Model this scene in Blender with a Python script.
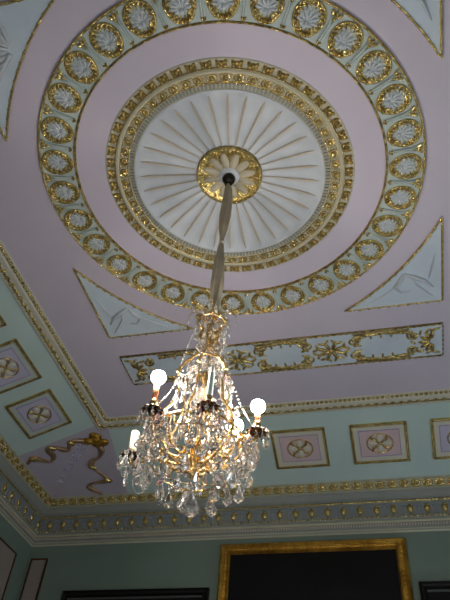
import bpy, bmesh, math, random
from mathutils import Vector, Matrix
random.seed(7)
PI = math.pi
S = bpy.context.scene
COL = S.collection
for o in list(bpy.data.objects):
    bpy.data.objects.remove(o)

# ------------------------------------------------------------------ camera, world, daylight, exposure
CZ = 6.1                     # ceiling height
cam_d = bpy.data.cameras.new('camera')
cam = bpy.data.objects.new('camera', cam_d); COL.objects.link(cam)
cam_d.sensor_fit = 'VERTICAL'; cam_d.sensor_height = 24.0
cam_d.lens = 24.0 * 635.46 / 600.0
cam_d.clip_start = 0.05; cam_d.clip_end = 60
_R = [[0.9702781, 0.1179415, 0.2113059], [0.2311617, -0.7100347, -0.6651428], [0.0715866, 0.6942193, -0.7161947]]
_M = Matrix(_R).to_4x4(); _M.translation = Vector((0.96937, -2.81570, CZ - 4.5))
cam.matrix_world = _M
S.camera = cam

W = bpy.data.worlds.new('world'); S.world = W; W.use_nodes = True
W.node_tree.nodes['Background'].inputs[0].default_value = (0.62, 0.72, 0.9, 1)
W.node_tree.nodes['Background'].inputs[1].default_value = 0.25

def area(name, loc, target, sx, sy, power, col):
    d = bpy.data.lights.new(name, 'AREA'); d.shape = 'RECTANGLE'; d.size = sx; d.size_y = sy
    d.energy = power; d.color = col
    o = bpy.data.objects.new(name, d); COL.objects.link(o); o.location = loc
    o.rotation_euler = (Vector(target) - Vector(loc)).to_track_quat('-Z', 'Y').to_euler()
    return o
# daylight through the windows of the wall behind the camera and of the right wall
for wx in (-2.2, 0.0, 2.2):
    area('window_daylight', (wx, -4.30, 2.0), (wx * 0.4, 2.0, 5.0), 1.1, 2.2, 20, (0.80, 0.90, 1.0))
for wy in (0.6, 2.9):
    area('window_daylight', (3.46, wy, 2.2), (-0.6, wy * 0.8, 6.0), 1.1, 2.3, 46, (0.80, 0.92, 1.0))

S.view_settings.view_transform = 'Standard'
S.view_settings.look = 'None'
S.view_settings.gamma = 1
S.view_settings.use_curve_mapping = False
S.view_settings.exposure = 0.12
S.cycles.max_bounces = 14
S.cycles.transmission_bounces = 12
S.cycles.glossy_bounces = 5
S.cycles.sample_clamp_indirect = 25

# ------------------------------------------------------------------ materials
def lin(c):
    return tuple((v / 255 / 12.92) if v / 255 <= 0.04045 else ((v / 255 + 0.055) / 1.055) ** 2.4 for v in c)

def mat(name, rgb, rough=0.6, metal=0.0, noise=0.0, nscale=3.0, rgb2=None, bump=0.0, bscale=40, spec=0.4):
    m = bpy.data.materials.new(name); m.use_nodes = True
    nt = m.node_tree; b = nt.nodes['Principled BSDF']
    c = lin(rgb) + (1,)
    b.inputs['Base Color'].default_value = c
    b.inputs['Roughness'].default_value = rough
    b.inputs['Metallic'].default_value = metal
    b.inputs['Specular IOR Level'].default_value = spec
    tc = nt.nodes.new('ShaderNodeTexCoord')
    if noise > 0 or rgb2:
        n = nt.nodes.new('ShaderNodeTexNoise'); n.inputs['Scale'].default_value = nscale; n.inputs['Detail'].default_value = 6
        nt.links.new(tc.outputs['Object'], n.inputs['Vector'])
        r = nt.nodes.new('ShaderNodeValToRGB')
        c2 = lin(rgb2) + (1,) if rgb2 else tuple(v * (1 - noise) for v in c[:3]) + (1,)
        r.color_ramp.elements[0].position = 0.35; r.color_ramp.elements[1].position = 0.68
        r.color_ramp.elements[0].color = c2; r.color_ramp.elements[1].color = c
        nt.links.new(n.outputs['Fac'], r.inputs['Fac']); nt.links.new(r.outputs['Color'], b.inputs['Base Color'])
    if bump > 0:
        n = nt.nodes.new('ShaderNodeTexNoise'); n.inputs['Scale'].default_value = bscale
        nt.links.new(tc.outputs['Object'], n.inputs['Vector'])
        bp = nt.nodes.new('ShaderNodeBump'); bp.inputs['Strength'].default_value = bump; bp.inputs['Distance'].default_value = 0.01
        nt.links.new(n.outputs['Fac'], bp.inputs['Height']); nt.links.new(bp.outputs['Normal'], b.inputs['Normal'])
    return m

M = {}
M['lav'] = mat('lavender_plaster', (186, 178, 193), 0.75, noise=0.07, nscale=1.2, bump=0.15, bscale=9)
M['lavcorner'] = mat('mauve_plaster', (166, 160, 174), 0.75, noise=0.08, nscale=2)
M['blue'] = mat('duck_egg_plaster', (170, 189, 187), 0.75, noise=0.08, nscale=1.5)
M['cream'] = mat('cream_plaster', (190, 188, 174), 0.65, noise=0.08, nscale=6)
M['paleblue'] = mat('pale_blue_plaster', (168, 179, 177), 0.7, noise=0.08, nscale=5)
M['white'] = mat('chalk_white_plaster', (180, 185, 192), 0.7, noise=0.12, nscale=5)
M['greyblue'] = mat('grey_blue_plaster', (130, 134, 130), 0.7, noise=0.08, nscale=3)
M['bracket'] = mat('slate_blue_paint', (118, 128, 138), 0.6)
M['rib'] = mat('antique_buff_paint', (180, 170, 154), 0.6, noise=0.12, nscale=20)
M['pink'] = mat('rose_pink_plaster', (188, 166, 170), 0.75, noise=0.06, nscale=4)
M['lilac'] = mat('lilac_plaster', (172, 168, 190), 0.75, noise=0.06, nscale=4)
M['innerline'] = mat('lilac_grey_line', (140, 130, 165), 0.6)
M['wall'] = mat('celadon_wall_paint', (100, 116, 107), 0.7, noise=0.06, nscale=2)
M['panelbrown'] = mat('dusky_pink_wall_panel', (128, 118, 112), 0.7, noise=0.08, nscale=4)
M['gold'] = mat('gilding', (232, 210, 142), 0.27, 0.88, rgb2=(160, 134, 72), nscale=22, bump=0.9, bscale=70)
M['goldframe'] = mat('frame_gilding', (206, 162, 70), 0.36, 0.85, rgb2=(150, 110, 40), nscale=9, bump=0.4, bscale=50)
M['golddark'] = mat('worn_gilding', (196, 172, 108), 0.30, 0.88, rgb2=(112, 92, 50), nscale=25, bump=0.9, bscale=70)
M['brass'] = mat('lamp_gilt_brass', (244, 218, 164), 0.25, 1.0, rgb2=(220, 180, 112), nscale=20)
M['bronze'] = mat('dark_bronze', (120, 76, 34), 0.35, 0.9, rgb2=(70, 44, 22), nscale=22)
M['ribbon'] = mat('ribbon_gilding', (186, 156, 120), 0.4, 0.6, rgb2=(140, 112, 92), nscale=12, bump=0.4, bscale=50)
M['boss'] = mat('black_iron', (44, 38, 36), 0.35, 0.8)
M['cloth'] = mat('taupe_fabric', (172, 158, 134), 0.85, noise=0.15, nscale=14, bump=0.3, bscale=90)
M['candlew'] = mat('ivory_candle_tube', (236, 230, 208), 0.5)
M['candlet'] = mat('pale_green_candle_tube', (196, 214, 200), 0.5)
M['candleo'] = mat('orange_candle_tube', (214, 140, 90), 0.5)
M['bulboff'] = mat('unlit_bulb_glass', (225, 222, 210), 0.15)
M['black'] = mat('dark_canvas', (13, 12, 14), 0.6, rgb2=(8, 8, 9), nscale=3, spec=0.15)
M['blackframe'] = mat('ebony_frame', (16, 15, 15), 0.5, spec=0.2)
M['greyline'] = mat('grey_slip', (62, 66, 64), 0.5)
M['corncream'] = mat('cornice_cream_plaster', (166, 164, 142), 0.65, noise=0.08, nscale=6)
M['buff'] = mat('buff_plaster', (172, 166, 144), 0.65, noise=0.1, nscale=8)
M['skyplaster'] = mat('powder_blue_plaster', (184, 196, 208), 0.7, noise=0.10, nscale=4)
M['petal'] = mat('beige_petal_plaster', (172, 164, 144), 0.65, noise=0.15, nscale=25)
M['wood'] = mat('oak_floor', (150, 112, 78), 0.35, rgb2=(120, 84, 54), nscale=6)
M['winframe'] = mat('white_window_paint', (220, 220, 214), 0.5)

def glass(name, tint, rough=0.02, ior=1.54, tr=0.93):
    m = bpy.data.materials.new(name); m.use_nodes = True; b = m.node_tree.nodes['Principled BSDF']
    b.inputs['Base Color'].default_value = tint + (1,); b.inputs['Roughness'].default_value = rough
    b.inputs['IOR'].default_value = ior; b.inputs['Transmission Weight'].default_value = tr
    return m
M['crystal'] = glass('cut_crystal', (1.0, 0.985, 0.97))
M['amethyst'] = glass('pale_amethyst_crystal', (0.9, 0.76, 0.88))
M['pane'] = mat('window_glass', (190, 200, 210), 0.05)

def emis(name, col, st):
    m = bpy.data.materials.new(name); m.use_nodes = True; b = m.node_tree.nodes['Principled BSDF']
    b.inputs['Base Color'].default_value = (0.9, 0.85, 0.75, 1)
    b.inputs['Emission Color'].default_value = col + (1,); b.inputs['Emission Strength'].default_value = st
    return m
M['lit'] = emis('lit_bulb', (1.0, 0.91, 0.80), 620)

# ------------------------------------------------------------------ mesh helpers
class MB:
    def __init__(s): s.v = []; s.f = []; s.sm = []
    def add(s, vs, fs, smooth=True, T=None):
        b = len(s.v)
        s.v += [tuple(T @ Vector(v)) if T else tuple(v) for v in vs]
        s.f += [tuple(i + b for i in f) for f in fs]; s.sm += [smooth] * len(fs)
        return s
    def box(s, c, d, T=None):
        x, y, z = c; a, b, e = d[0] / 2, d[1] / 2, d[2] / 2
        vs = [(x + i * a, y + j * b, z + k * e) for i in (-1, 1) for j in (-1, 1) for k in (-1, 1)]
        return s.add(vs, [(0, 1, 3, 2), (4, 6, 7, 5), (0, 4, 5, 1), (2, 3, 7, 6), (0, 2, 6, 4), (1, 5, 7, 3)], False, T)
    def tube(s, pts, rad, n=8, closed=False, flat=1.0, T=None, up=None):
        """swept round bar; flat squashes it along world Z"""
        P = [Vector(p) for p in pts]; m = len(P)
        R = rad if isinstance(rad, (list, tuple)) else [rad] * m
        vs = []; prev = None
        for i in range(m):
            if closed: t = P[(i + 1) % m] - P[i - 1]
            else: t = P[min(i + 1, m - 1)] - P[max(i - 1, 0)]
            if t.length < 1e-9: t = Vector((0, 0, 1))
            t.normalize()
            if prev is None:
                a = Vector((0, 0, 1)) if abs(t.z) < 0.9 else Vector((1, 0, 0))
            else: a = prev
            u = a - t * a.dot(t)
            if u.length < 1e-6: u = Vector((1, 0, 0)) - t * t.x
            u.normalize(); w = t.cross(u); prev = u
            for k in range(n):
                g = 2 * PI * k / n
                o = (u * math.cos(g) + w * math.sin(g)) * R[i]; o.z *= flat
                vs.append(P[i] + o)
        fs = []
        for i in range(m if closed else m - 1):
            j = (i + 1) % m
            for k in range(n):
                l = (k + 1) % n
                fs.append((i * n + k, i * n + l, j * n + l, j * n + k))
        if not closed:
            fs.append(tuple(range(n))[::-1]); fs.append(tuple((m - 1) * n + k for k in range(n)))
        return s.add(vs, fs, True, T)
    def lathe(s, prof, n=24, c=(0, 0, 0), a0=0.0, a1=2 * PI, smooth=True, T=None):
        """profile of (r, z) turned about the vertical through c"""
        full = abs(a1 - a0 - 2 * PI) < 1e-6; k = n if full else n + 1; vs = []
        for r, z in prof:
            for i in range(k):
                g = a0 + (a1 - a0) * i / n
                vs.append((c[0] + r * math.cos(g), c[1] + r * math.sin(g), c[2] + z))
        fs = []
        for p in range(len(prof) - 1):
            for i in range(n):
                j = (i + 1) % k
                fs.append((p * k + i, p * k + j, (p + 1) * k + j, (p + 1) * k + i))
        return s.add(vs, fs, smooth, T)
    def ell(s, c, ax, rot=0.0, n=8, m=6, T=None, pw=1.0):
        """ellipsoid with semi-axes ax, turned by rot about Z"""
        vs = []; fs = []; cr, sr = math.cos(rot), math.sin(rot)
        for i in range(m + 1):
            ph = PI * i / m
            for k in range(n):
                g = 2 * PI * k / n
                x, y, z = ax[0] * math.cos(ph), ax[1] * math.sin(ph) ** pw * math.cos(g), ax[2] * math.sin(ph) ** pw * math.sin(g)
                vs.append((c[0] + x * cr - y * sr, c[1] + x * sr + y * cr, c[2] + z))
        for i in range(m):
            for k in range(n):
                l = (k + 1) % n
                fs.append((i * n + k, (i + 1) * n + k, (i + 1) * n + l, i * n + l))
        return s.add(vs, fs, True, T)
    def prism(s, pts, z0, z1, T=None):
        n = len(pts)
        vs = [(p[0], p[1], z0) for p in pts] + [(p[0], p[1], z1) for p in pts]
        fs = [tuple(range(n))[::-1], tuple(range(n, 2 * n))] + [(i, (i + 1) % n, n + (i + 1) % n, n + i) for i in range(n)]
        return s.add(vs, fs, False, T)
    def build(s, name, m, parent=None, org=None, loc=None, smooth=None):
        me = bpy.data.meshes.new(name)
        o3 = Vector((0, 0, 0))
        if org: o3 = Vector(org)
        elif parent and loc is None:
            q = parent
            while q: o3 += q.location; q = q.parent
        me.from_pydata([tuple(Vector(v) - o3) for v in s.v], [], s.f)
        bm = bmesh.new(); bm.from_mesh(me); bmesh.ops.recalc_face_normals(bm, faces=bm.faces)
        bm.to_mesh(me); bm.free()
        me.materials.append(M[m] if isinstance(m, str) else m)
        for p, q in zip(me.polygons, s.sm): p.use_smooth = q if smooth is None else smooth
        o = bpy.data.objects.new(name, me); COL.objects.link(o)
        if parent: o.parent = parent
        if loc: o.location = loc
        return o

def rotz(a): return Matrix.Rotation(a, 4, 'Z')
def trans(x, y, z): return Matrix.Translation((x, y, z))
def tag(o, label=None, cat=None, group=None, kind=None):
    if label: o['label'] = label
    if cat: o['category'] = cat
    if group: o['group'] = group
    if kind: o['kind'] = kind
    return o
def empty(name, loc, rz=0.0):
    o = bpy.data.objects.new(name, None); COL.objects.link(o); o.location = loc; o.rotation_euler = (0, 0, rz); o.empty_display_size = 0.1
    return o
def inst(src, parent, loc=None, rz=None, scale=None):
    o = src.copy(); COL.objects.link(o); o.parent = parent
    if loc is not None: o.location = loc
    if rz is not None: o.rotation_euler = (0, 0, rz)
    if scale is not None: o.scale = scale
    for ch in list(src.children):
        inst(ch, o)
    return o

HX, HY = 2.449, 3.277          # half size of the flat field up to the outer edge of its border moulding
EW = 1.20                      # walls stand this far outside it
WX, WY = HX + EW, HY + EW
COVE_E, COVE_D = 0.98, 0.38
def covez(e): return CZ - COVE_D * max(e, 0) / COVE_E

# ------------------------------------------------------------------ shell
m = MB(); m.box((0, 0, -0.05), (2 * WX + 0.4, 2 * WY + 0.4, 0.1))
tag(m.build('floor', 'wood'), 'oak floor of the room', None, None, 'structure')
walls = {}
for nm, c, d in (('wall_back', (0, WY + 0.1, 2.55), (2 * WX + 0.4, 0.2, 5.1 + 0.2)), ('wall_front', (0, -WY - 0.1, 2.55), (2 * WX + 0.4, 0.2, 5.3)),
                 ('wall_left', (-WX - 0.1, 0, 2.55), (0.2, 2 * WY, 5.3)), ('wall_right', (WX + 0.1, 0, 2.55), (0.2, 2 * WY, 5.3))):
    m = MB(); m.box(c, d); walls[nm] = tag(m.build(nm, 'wall'), None, None, None, 'structure')
walls['wall_back']['label'] = 'grey-green wall below the gilded cornice, carrying the gold frame'
walls['wall_left']['label'] = 'grey-green wall at lower left corner with a dusky pink panel'

# panels painted on the walls near the corner
def wpanel(parent, name, p0, p1, along, depth):
    # along: 'x' on the back wall, 'y' on the left wall ; p = (along, z)
    fieldm, fr = MB(), MB()
    (a0, z0), (a1, z1) = p0, p1
    def bx(mb, aa, ab, za, zb, t):
        if along == 'x': mb.box(((aa + ab) / 2, WY - t / 2, (za + zb) / 2), (ab - aa, t, zb - za))
        else: mb.box((-WX + t / 2, (aa + ab) / 2, (za + zb) / 2), (t, ab - aa, zb - za))
    bx(fieldm, a0, a1, z0, z1, depth)
    w = 0.016
    for q in ((a0 - w, a0, z0 - w, z1 + w), (a1, a1 + w, z0 - w, z1 + w), (a0, a1, z1, z1 + w), (a0, a1, z0 - w, z0)): bx(fr, *q, depth * 1.8)
    f = fieldm.build(name, 'panelbrown', parent); fr.build('panel_moulding', 'bronze', f)
    return f
wpanel(walls['wall_back'], 'corner_strip_panel', (-3.58, 0.9), (-3.38, CZ - 1.13), 'x', 0.015)
wpanel(walls['wall_left'], 'wall_panel', (2.2, 0.9), (4.13, CZ - 1.20), 'y', 0.015)

# windows in the walls behind and to the right of the camera
wn = 0
def window(c, along):
    global wn; wn += 1
    fr, pn = MB(), MB()
    w, h = 1.25, 2.6
    def bx(mb, du, dz, su, sz, t, off):
        if along == 'x': mb.box((c[0] + du, c[1] + off, c[2] + dz), (su, t, sz))
        else: mb.box((c[0] + off, c[1] + du, c[2] + dz), (t, su, sz))
    sg = 1 if along == 'x' else -1
    for du in (-w / 2, w / 2): bx(fr, du, 0, 0.09, h + 0.09, 0.08, 0.04 * sg)
    for dz in (-h / 2, h / 2): bx(fr, 0, dz, w, 0.09, 0.08, 0.04 * sg)
    for du in (-w / 6, w / 6): bx(fr, du, 0, 0.025, h, 0.05, 0.03 * sg)
    for k in range(1, 6): bx(fr, 0, -h / 2 + k * h / 6, w, 0.025, 0.05, 0.03 * sg)
    bx(pn, 0, 0, w, h, 0.01, 0.008 * sg)
    o = tag(fr.build('window_%d' % wn, 'winframe'), 'tall white sash window', None, None, 'structure')
    pn.build('pane', 'pane', o)
for wx in (-2.2, 0.0, 2.2): window((wx, -WY, 2.2), 'x')
for wy in (0.6, 2.9): window((WX, wy, 2.1), 'y')

# ceiling: flat lavender field with a sloping duck-egg cove round it
m = MB(); NH = 128; HR = 1.012
def edge_pt(g):
    c, s_ = math.cos(g), math.sin(g); k = min((WX + .2) / abs(c) if abs(c) > 1e-6 else 1e9, (WY + .2) / abs(s_) if abs(s_) > 1e-6 else 1e9)
    return c * k, s_ * k
angs = sorted([2 * PI * k / NH for k in range(NH)] + [math.atan2(b, a) % (2 * PI) for a in (-(WX + .2), WX + .2) for b in (-(WY + .2), WY + .2)]); NN = len(angs)
vs = [(HR * math.cos(g), HR * math.sin(g), CZ) for g in angs] + [(*edge_pt(g), CZ) for g in angs] + [(*edge_pt(g), CZ + 0.10) for g in angs] + [(HR * math.cos(g), HR * math.sin(g), CZ + 0.085) for g in angs]
fs = []
for i in range(NN):
    j = (i + 1) % NN
    fs += [(i, j, NN + j, NN + i), (NN + i, NN + j, 2 * NN + j, 2 * NN + i), (i, j, 3 * NN + j, 3 * NN + i)]
fs += [tuple(range(2 * NN, 3 * NN)), tuple(range(3 * NN, 4 * NN))]
m.add(vs, fs, False)
ceiling = tag(m.build('ceiling', 'lav'), 'flat lavender ceiling field around the gilded rings', None, None, 'structure')
xo, yo = HX + COVE_E, HY + COVE_E; zo = CZ - COVE_D; CC = 3.22; CB = 2.33
def quadmesh(name, polys, mm):
    m = MB()
    for p in polys:
        m.add(list(p) + [(q[0], q[1], q[2] + 0.03) for q in p], [tuple(range(len(p)))] + [tuple(range(len(p), 2 * len(p)))[::-1]] + [(i, (i + 1) % len(p), len(p) + (i + 1) % len(p), len(p) + i) for i in range(len(p))], False)
    return m.build(name, mm, ceiling)
for sx in (-1, 1):
    quadmesh('cove', [[(sx * HX, -CC, CZ), (sx * HX, CC, CZ), (sx * xo, CC, zo), (sx * xo, -CC, zo)]], 'blue')
for sy in (-1, 1):
    quadmesh('cove', [[(-CB, sy * HY, CZ), (CB, sy * HY, CZ), (CB, sy * yo, zo), (-CB, sy * yo, zo)]], 'blue')
    for sx in (-1, 1):
        quadmesh('corner_panel', [[(sx * HX, sy * CC, CZ), (sx * HX, sy * HY, CZ), (sx * xo, sy * yo, zo), (sx * xo, sy * CC, zo)],
                                  [(sx * CB, sy * HY, CZ), (sx * HX, sy * HY, CZ), (sx * xo, sy * yo, zo), (sx * CB, sy * yo, zo)]], 'lavcorner')

# loop mouldings ---------------------------------------------------------------
def loop_profile(mb, prof, hx=HX, hy=HY, close=False):
    """prof: list of (e, z): offset outward from the rectangle hx x hy and height"""
    vs = []; n = len(prof)
    for e, z in prof:
        for sx, sy in ((-1, -1), (1, -1), (1, 1), (-1, 1)): vs.append((sx * (hx + e), sy * (hy + e), z))
    fs = [(p * 4 + k, p * 4 + (k + 1) % 4, ((p + 1) % n) * 4 + (k + 1) % 4, ((p + 1) % n) * 4 + k) for p in range(n if close else n - 1) for k in range(4)]
    mb.add(vs, fs, False); return mb

# trim_1: border moulding of the flat field
t1 = MB()
loop_profile(t1, [(0.012, CZ), (0.012, CZ - 0.028), (-0.01, CZ - 0.034), (-0.085, CZ - 0.022), (-0.095, CZ - 0.034), (-0.128, CZ - 0.034), (-0.138, CZ - 0.018), (-0.192, CZ - 0.014), (-0.192, CZ + 0.01)], close=True)
trim1 = tag(t1.build('trim_1', 'cream'), 'cream and gold border moulding framing the lavender ceiling field', None, None, 'structure')
def course(e, step, shape, hx=HX, hy=HY, sides='LBRF', start=0.0):
    """positions along the four sides at offset e, yields (x, y, angle of the run)"""
    out = []
    if 'L' in sides or 'R' in sides:
        n = int(2 * (hy + e) / step)
        for k in range(n):
            y = -(hy + e) + (k + 0.5) * 2 * (hy + e) / n
            if 'L' in sides: out.append((-(hx + e), y, PI / 2, 'L'))
            if 'R' in sides: out.append(((hx + e), y, -PI / 2, 'R'))
    if 'B' in sides or 'F' in sides:
        n = int(2 * (hx + e) / step)
        for k in range(n):
            x = -(hx + e) + (k + 0.5) * 2 * (hx + e) / n
            if 'B' in sides: out.append((x, hy + e, 0.0, 'B'))
            if 'F' in sides: out.append((x, -(hy + e), PI, 'F'))
    return out
m = MB()
for x, y, a, sd in course(-0.166, 0.052, None): m.ell((x, y, CZ - 0.022), (0.021, 0.021, 0.02), a, 6, 4)
m.build('bead_row', 'gold', trim1)
m = MB()
for x, y, a, sd in course(-0.044, 0.092, None):
    T = trans(x, y, CZ - 0.028) @ rotz(a)
    for q in (-1, 0, 1):
        m.ell((q * 0.022, -abs(q) * 0.008, -0.004), (0.032, 0.0105, 0.014), PI / 2 - q * 0.55, 6, 4, T)
    m.ell((0.046, 0.0, 0), (0.009, 0.013, 0.010), 0, 6, 4, T)
m.build('leaf_row', 'gold', trim1)

# trim_2: guilloche border at the foot of the cove, trim_3: cornice
t2 = MB()
loop_profile(t2, [(0.965, CZ - 0.36), (0.965, CZ - 0.392), (0.985, CZ - 0.392), (1.05, CZ - 0.452), (1.04, CZ - 0.468), (1.06, CZ - 0.475), (1.30, CZ - 0.475), (1.30, CZ - 0.36)], close=True)
trim2 = tag(t2.build('trim_2', 'corncream'), 'cream border set with a row of gold roundels above the cornice', None, None, 'structure')
# roundel: a gold ring round a small flower, lies on the slanting face
m = MB()
ringp = [(0.047 * math.cos(2 * PI * k / 14), 0.034 * math.sin(2 * PI * k / 14), 0) for k in range(14)]
m.tube(ringp, 0.013, 5, True)
for k in range(4):
    g = PI / 4 + k * PI / 2
    m.ell((0.02 * math.cos(g), 0.016 * math.sin(g), 0.002), (0.020, 0.012, 0.012), g, 6, 4)
m.ell((0, 0, 0.004), (0.009, 0.009, 0.012), 0, 6, 4)
m.ell((0.066, 0.022, 0), (0.014, 0.007, 0.008), 0, 6, 4); m.ell((0.066, -0.022, 0), (0.014, 0.007, 0.008), 0, 6, 4)
roundel = None
def slanted(x, y, a, z, tilt):
    # local X runs along the wall, local Z points out of the slanting face into the room
    return trans(x, y, z) @ rotz(a) @ Matrix.Rotation(PI - tilt, 4, 'X')
for x, y, a, sd in course(1.018, 0.138, None, sides='LB'):
    if sd == 'L' and y < 1.2: continue
    T = slanted(x, y, a, CZ - 0.424, 0.75)
    if roundel is None:
        roundel = m.build('roundel', 'gold', trim2); o = roundel
    else: o = inst(roundel, trim2)
    o.matrix_local = T

t3 = MB()
prof3 = [(1.30, CZ - 0.47), (1.065, CZ - 0.47), (1.075, CZ - 0.50), (1.10, CZ - 0.54), (1.145, CZ - 0.575), (1.125, CZ - 0.58), (1.125, CZ - 0.60), (1.15, CZ - 0.61),
         (1.155, CZ - 0.76), (1.13, CZ - 0.765), (1.13, CZ - 0.80), (1.145, CZ - 0.81), (1.145, CZ - 0.845), (1.16, CZ - 0.85), (1.16, CZ - 0.885), (1.175, CZ - 0.89), (1.175, CZ - 0.92), (1.205, CZ - 0.945), (1.30, CZ - 0.945)]
loop_profile(t3, prof3, close=True)
trim3 = tag(t3.build('trim_3', 'greyblue'), 'grey-blue cornice with gold drops and slate brackets above the wall', None, None, 'structure')
m = MB()
loop_profile(m, [(1.122, CZ - 0.578), (1.110, CZ - 0.588), (1.122, CZ - 0.600)]); m.build('gold_fillet', 'gold', trim3)
m = MB()
for x, y, a, sd in course(1.118, 0.045, None, sides='LB'): m.ell((x, y, CZ - 0.589), (0.017, 0.010, 0.012), a, 5, 4)
m.build('fillet_leaf_row', 'gold', trim3)
m = MB()
for x, y, a, sd in course(1.128, 0.048, None, sides='LB'): m.ell((x, y, CZ - 0.783), (0.016, 0.011, 0.013), a, 6, 4)
m.build('lower_bead_row', 'gold', trim3)
m = MB(); loop_profile(m, [(1.146, CZ - 0.81), (1.132, CZ - 0.828), (1.146, CZ - 0.846)]); m.build('cream_fillet', 'corncream', trim3)
m = MB()
for x, y, a, sd in course(1.155, 0.032, None, sides='LB'): m.box((0, 0, 0), (0.018, 0.02, 0.026), trans(x, y, CZ - 0.868) @ rotz(a))
m.build('dentil_row', 'rib', trim3)
m = MB(); loop_profile(m, [(1.178, CZ - 0.895), (1.168, CZ - 0.91), (1.205, CZ - 0.95), (1.21, CZ - 0.955)]); m.build('cornice_foot', 'corncream', trim3)
# drops and brackets of the frieze
dm = MB()
dm.ell((0, -0.006, 0.0), (0.034, 0.018, 0.046), 0, 8, 6); dm.ell((0, -0.006, 0.05), (0.017, 0.012, 0.017), 0, 6, 4); dm.ell((0, -0.004, -0.05), (0.012, 0.010, 0.02), 0, 6, 4)
for q in (-1, 1): dm.ell((q * 0.026, -0.004, 0.02), (0.012, 0.010, 0.022), 0, 6, 4)
bm_ = MB()
bm_.box((0, -0.008, 0.05), (0.075, 0.018, 0.018)); bm_.box((0, -0.006, -0.01), (0.024, 0.016, 0.11))
for q in (-1, 1): bm_.ell((q * 0.032, -0.008, 0.034), (0.012, 0.012, 0.014), 0, 6, 4)
drop = brk = None
def frieze(sd):
    global drop, brk
    L = 2 * (HX + 1.152) if sd == 'B' else 2 * (HY + 1.152)
    n = int(L / 0.19)
    for k in range(2 * n):
        s = -L / 2 + (k + 0.5) * L / (2 * n)
        if sd == 'L' and s < 1.6: continue
        x, y, a = (s, HY + 1.152, 0.0) if sd == 'B' else (-(HX + 1.152), s, PI / 2)
        if k % 2:
            if drop is None: drop = dm.build('gold_drop', 'gold', trim3); o = drop
            else: o = inst(drop, trim3)
        else:
            if brk is None: brk = bm_.build('bracket', 'bracket', trim3); o = brk
            else: o = inst(brk, trim3)
        o.location = (x, y, CZ - 0.685); o.rotation_euler = (0, 0, a)
frieze('B'); frieze('L')

# ------------------------------------------------------------------ outer ring with thirty cartouches
ring = tag(empty('ornamental_ring', (0, 0, CZ)), 'large outer gilded ring of oval palmette cartouches on the lavender ceiling', 'ceiling ornament')
m = MB(); m.lathe([(1.292, 0.0), (1.292, -0.014), (1.572, -0.014), (1.572, 0.0)], 120, (0, 0, CZ), smooth=False)
m.build('ring_band', 'paleblue', ring)
for r in (1.286, 1.577):
    m = MB(); m.lathe([(r - 0.010, 0), (r - 0.009, -0.018), (r, -0.026), (r + 0.009, -0.018), (r + 0.010, 0)], 120, (0, 0, CZ))
    for k in range(int(2 * PI * r / 0.062)):
        g = k * 0.062 / r; m.ell((r * math.cos(g), r * math.sin(g), CZ - 0.024), (0.020, 0.008, 0.009), g + PI / 2, 6, 4)
    m.build('ring_rim', 'golddark' if r < 1.4 else 'gold', ring)
# cartouche built along +X at r = 1.432
cart = MB()
def oval(k, n, rx, ry): 
    g = 2 * PI * k / n
    return 1.432 + rx * math.cos(g), ry * (1 + 0.10 * math.cos(g)) * math.sin(g), g
cart.tube([(*oval(k, 28, 0.122, 0.108)[:2], -0.018) for k in range(28)], 0.011, 6, True)
cart.tube([(*oval(k, 28, 0.096, 0.081)[:2], -0.014) for k in range(28)], 0.007, 5, True)
for k in range(20):                                # overlapping acanthus leaves of the oval
    x, y, g = oval(k + 0.5, 20, 0.110, 0.096)
    s = 0.75 if abs(g - PI) < 0.5 else 1.0
    cart.ell((x, y, -0.022), (0.023 * s, 0.010, 0.015), g + (0.75 if y > 0 else -0.75), 6, 4)
for k in range(14):
    x, y, g = oval(k + 0.5, 14, 0.084, 0.070)
    cart.ell((x, y, -0.018), (0.015, 0.006, 0.009), g + (0.5 if y > 0 else -0.5), 6, 4)
for q in (-1, 1):                                  # volutes at the inner end
    cart.tube([(1.338 + 0.024 * math.cos(t) * (1 - t / 9), q * (0.045 + 0.024 * math.sin(t) * (1 - t / 9)), -0.026) for t in [i * 0.6 for i in range(10)]], 0.009, 5)
    cart.ell((1.372, q * 0.05, -0.022), (0.028, 0.012, 0.016), q * 0.7, 6, 4)
cart.ell((1.326, 0, -0.02), (0.018, 0.018, 0.016), 0, 6, 4)
pal = MB()
pal.ell((1.388, 0, -0.018), (0.020, 0.016, 0.012), 0, 6, 4)
for q in range(-3, 4):
    g = q * 0.50
    L = 0.062 - abs(q) * 0.006
    pal.ell((1.404 + 0.05 * math.cos(g), 0.046 * math.sin(g), -0.016), (L * 0.58, 0.0115, 0.012), g, 6, 5)
    pal.ell((1.404 + (0.05 + L * 0.5) * math.cos(g), (0.046 + L * 0.45) * math.sin(g), -0.016), (0.013, 0.014, 0.011), g, 6, 4)
for q in (-1, 1): pal.ell((1.388, q * 0.034, -0.017), (0.026, 0.011, 0.010), q * 2.2, 6, 4)
con = MB()
for q in (-1, 1): con.tube([(1.305, q * 0.010, -0.016), (1.36, q * 0.008, -0.024), (1.46, q * 0.009, -0.028), (1.53, q * 0.020, -0.022)], [0.006, 0.008, 0.010, 0.010], 6)
bud = MB()
for q in (-1, 0, 1): bud.ell((1.538, q * 0.028, -0.022), (0.028, 0.014, 0.016), q * 0.6, 6, 4)
bud.ell((1.506, 0, -0.030), (0.018, 0.014, 0.014), 0, 6, 4)
tipm = MB()
for q in (-1, 1): tipm.ell((1.318, q * 0.008, -0.024), (0.018, 0.010, 0.012), q * 0.6, 6, 4)
c0 = cart.build('cartouche', 'gold', ring, org=(0, 0, 0)); pal.build('palmette', 'white', c0, org=(0, 0, 0), loc=(0, 0, 0))
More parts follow.
